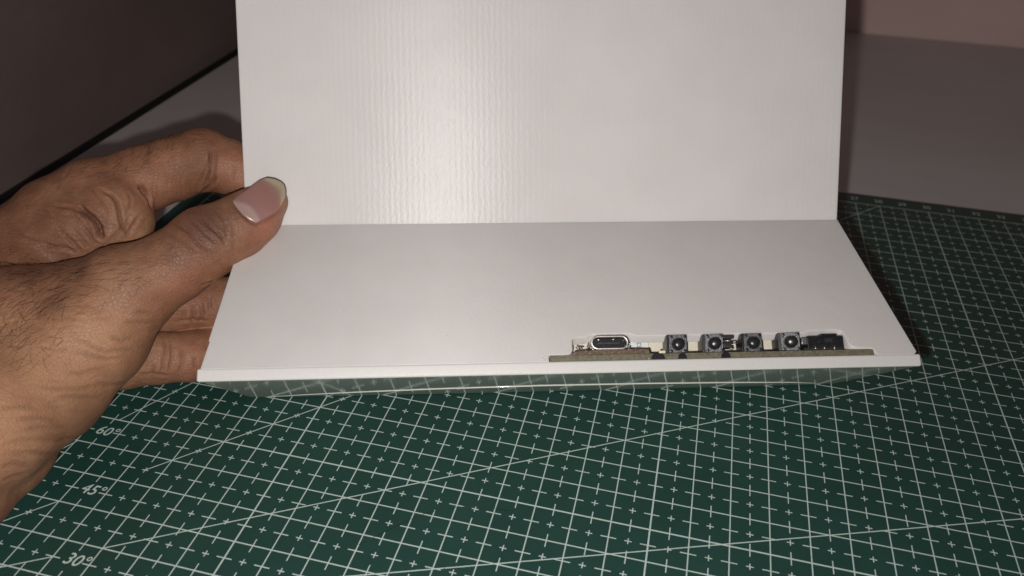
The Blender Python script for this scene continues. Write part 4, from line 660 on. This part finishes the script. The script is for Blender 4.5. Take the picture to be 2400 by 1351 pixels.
NG = [[[7.597, -16.844, 6.013], [7.669, -16.899, 5.965], [7.739, -16.947, 5.915], [7.808, -16.987, 5.864], [7.877, -17.017, 5.812], [7.948, -17.037, 5.76], [8.019, -17.047, 5.708], [8.093, -17.046, 5.655], [8.167, -17.037, 5.601], [8.24, -17.019, 5.546], [8.312, -16.995, 5.488]], [[7.672, -16.719, 6.064], [7.745, -16.777, 6.015], [7.815, -16.827, 5.964], [7.884, -16.87, 5.91], [7.953, -16.904, 5.856], [8.022, -16.929, 5.801], [8.091, -16.944, 5.745], [8.162, -16.95, 5.689], [8.232, -16.947, 5.631], [8.301, -16.937, 5.571], [8.369, -16.919, 5.509]], [[7.749, -16.593, 6.116], [7.822, -16.654, 6.066], [7.893, -16.708, 6.012], [7.961, -16.754, 5.957], [8.029, -16.791, 5.9], [8.096, -16.821, 5.842], [8.163, -16.841, 5.783], [8.231, -16.853, 5.723], [8.297, -16.857, 5.661], [8.363, -16.854, 5.597], [8.426, -16.844, 5.53]], [[7.826, -16.467, 6.168], [7.9, -16.531, 6.116], [7.97, -16.587, 6.061], [8.038, -16.637, 6.004], [8.105, -16.678, 5.944], [8.171, -16.712, 5.884], [8.236, -16.738, 5.821], [8.3, -16.756, 5.757], [8.363, -16.767, 5.691], [8.425, -16.771, 5.623], [8.483, -16.768, 5.551]], [[7.896, -16.351, 6.217], [7.97, -16.418, 6.163], [8.04, -16.478, 6.106], [8.107, -16.531, 6.047], [8.173, -16.576, 5.985], [8.237, -16.615, 5.921], [8.299, -16.647, 5.856], [8.36, -16.671, 5.788], [8.419, -16.689, 5.718], [8.476, -16.701, 5.645], [8.53, -16.705, 5.568]], [[7.958, -16.222, 6.257], [8.034, -16.295, 6.204], [8.105, -16.36, 6.147], [8.174, -16.418, 6.087], [8.239, -16.469, 6.024], [8.302, -16.514, 5.958], [8.362, -16.552, 5.89], [8.42, -16.584, 5.819], [8.475, -16.61, 5.745], [8.528, -16.629, 5.667], [8.577, -16.642, 5.586]], [[8.004, -16.066, 6.283], [8.083, -16.145, 6.231], [8.157, -16.216, 6.174], [8.227, -16.281, 6.114], [8.294, -16.34, 6.051], [8.357, -16.394, 5.984], [8.417, -16.441, 5.915], [8.473, -16.483, 5.842], [8.526, -16.52, 5.765], [8.575, -16.55, 5.685], [8.62, -16.573, 5.6]], [[8.043, -15.978, 6.281], [8.121, -16.05, 6.23], [8.196, -16.115, 6.175], [8.266, -16.176, 6.118], [8.333, -16.234, 6.057], [8.395, -16.287, 5.993], [8.455, -16.337, 5.926], [8.51, -16.384, 5.855], [8.561, -16.426, 5.781], [8.609, -16.464, 5.703], [8.652, -16.495, 5.621]], [[8.077, -15.881, 6.273], [8.155, -15.943, 6.223], [8.228, -16.001, 6.17], [8.299, -16.057, 6.115], [8.365, -16.111, 6.056], [8.428, -16.165, 5.994], [8.486, -16.218, 5.93], [8.541, -16.27, 5.862], [8.591, -16.321, 5.791], [8.637, -16.367, 5.716], [8.679, -16.408, 5.636]], [[8.106, -15.774, 6.26], [8.182, -15.825, 6.211], [8.255, -15.872, 6.159], [8.325, -15.92, 6.104], [8.391, -15.97, 6.047], [8.453, -16.024, 5.988], [8.511, -16.081, 5.927], [8.565, -16.141, 5.862], [8.615, -16.201, 5.795], [8.66, -16.26, 5.723], [8.701, -16.313, 5.647]], [[8.156, -15.721, 6.228], [8.223, -15.744, 6.181], [8.288, -15.766, 6.133], [8.35, -15.793, 6.082], [8.409, -15.827, 6.031], [8.466, -15.87, 5.978], [8.52, -15.922, 5.925], [8.57, -15.983, 5.87], [8.617, -16.05, 5.813], [8.659, -16.118, 5.753], [8.698, -16.183, 5.69]], [[8.202, -15.662, 6.193], [8.26, -15.653, 6.148], [8.316, -15.647, 6.101], [8.37, -15.649, 6.054], [8.422, -15.663, 6.007], [8.472, -15.694, 5.96], [8.521, -15.742, 5.915], [8.567, -15.805, 5.869], [8.611, -15.879, 5.823], [8.65, -15.959, 5.775], [8.687, -16.039, 5.725]], [[8.246, -15.598, 6.154], [8.294, -15.554, 6.11], [8.34, -15.513, 6.064], [8.384, -15.486, 6.019], [8.427, -15.478, 5.975], [8.471, -15.495, 5.933], [8.514, -15.537, 5.895], [8.556, -15.603, 5.859], [8.596, -15.688, 5.824], [8.634, -15.783, 5.789], [8.668, -15.88, 5.752]]]               # rows along the nail (base -> free edge), columns across
R_, C_ = len(NG), len(NG[0])
V = [tuple(np.array(p) - off) for r in NG for p in r]
Fc = [[r * C_ + c, r * C_ + c + 1, (r + 1) * C_ + c + 1, (r + 1) * C_ + c] for r in range(R_ - 1) for c in range(C_ - 1)]
nail = mesh_obj("thumb_nail", V, Fc, nail_mat(), hand, smooth=True)
uvl = nail.data.uv_layers.new(name='UVMap')
for lp in nail.data.loops:
    r, c = divmod(lp.vertex_index, C_); uvl.data[lp.index].uv = (r / (R_ - 1), c / (C_ - 1))
sol = nail.modifiers.new('s', 'SOLIDIFY'); sol.thickness = .02 * CM; sol.offset = -1 if 1 > 0 else 1
ss = nail.modifiers.new('sub', 'SUBSURF'); ss.levels = 1; ss.render_levels = 1

# fine hairs on the back of the thumb base, wrist and index finger
HS = [[3.75, -20.67, 4.62, 1.1, -0.1, -0.96, -0.28, 70, 0.7], [3.99, -19.97, 4.73, 1.0, -0.34, -0.92, -0.17, 60, 0.6], [4.87, -19.75, 4.88, 0.9, -0.82, -0.44, -0.37, 40, 0.5], [4.09, -21.53, 4.25, 1.0, 0.29, -0.95, -0.15, 50, 0.7], [5.77, -19.18, 5.07, 0.8, -0.5, -0.85, -0.15, 26, 0.4], [6.27, -18.58, 5.19, 0.6, -0.58, -0.74, -0.34, 16, 0.3], [2.34, -19.55, 4.7, 0.8, 0.42, -0.87, 0.24, 40, 0.6], [4.79, -21.03, 4.28, 0.8, -0.47, -0.83, -0.32, 22, 0.5], [6.76, -18.32, 5.25, 0.5, -0.61, -0.69, -0.39, 8, 0.25], [3.61, -15.64, 6.16, 0.55, 0.57, 0.79, 0.22, 46, 0.32], [4.24, -15.01, 6.37, 0.5, 0.46, 0.86, 0.23, 40, 0.3], [2.99, -16.2, 6.02, 0.5, 0.5, 0.86, 0.11, 26, 0.3], [4.95, -14.5, 6.57, 0.4, 0.71, 0.69, 0.15, 16, 0.22], [2.33, -16.9, 5.79, 0.5, 0.74, 0.53, 0.42, 16, 0.3]]              # [[region x,y,z, spread, direction x,y,z, count, length], ...]
hl = []
for hx, hy, hz, spread, dx, dy, dz, cnt_, ln in HS:
    near = np.where(np.linalg.norm(HV2 - np.array([hx, hy, hz]), axis=1) < spread)[0]
    toCam = np.array(CAM) - HV2[near]; toCam /= np.linalg.norm(toCam, axis=1, keepdims=True)
    near = near[(HN_[near] * toCam).sum(1) > .0]
    if not len(near): continue
    for i in rng.choice(near, int(cnt_)):
        p = HV2[i]; n = HN_[i]; d = np.array([dx, dy, dz]) + rng.normal(size=3) * .28
        d -= n * (d @ n); d /= np.linalg.norm(d); l_ = ln * rng.uniform(.5, 1.25); side = np.cross(n, d) * rng.normal() * .25
        pts_ = []
        for k in range(5):
            s = k / 4; pts_.append(p + d * l_ * s + side * l_ * s * s + n * (l_ * .22 * math.sin(s * 2.2) * rng.uniform(.7, 1.2) - .004) - off)
        hl.append(tube(pts_, .0042, 3, True))
V, Fc = join_vf(hl)
tag(mesh_obj("skin_hair", V, Fc, M['hair'], hand, smooth=True), kind='stuff')
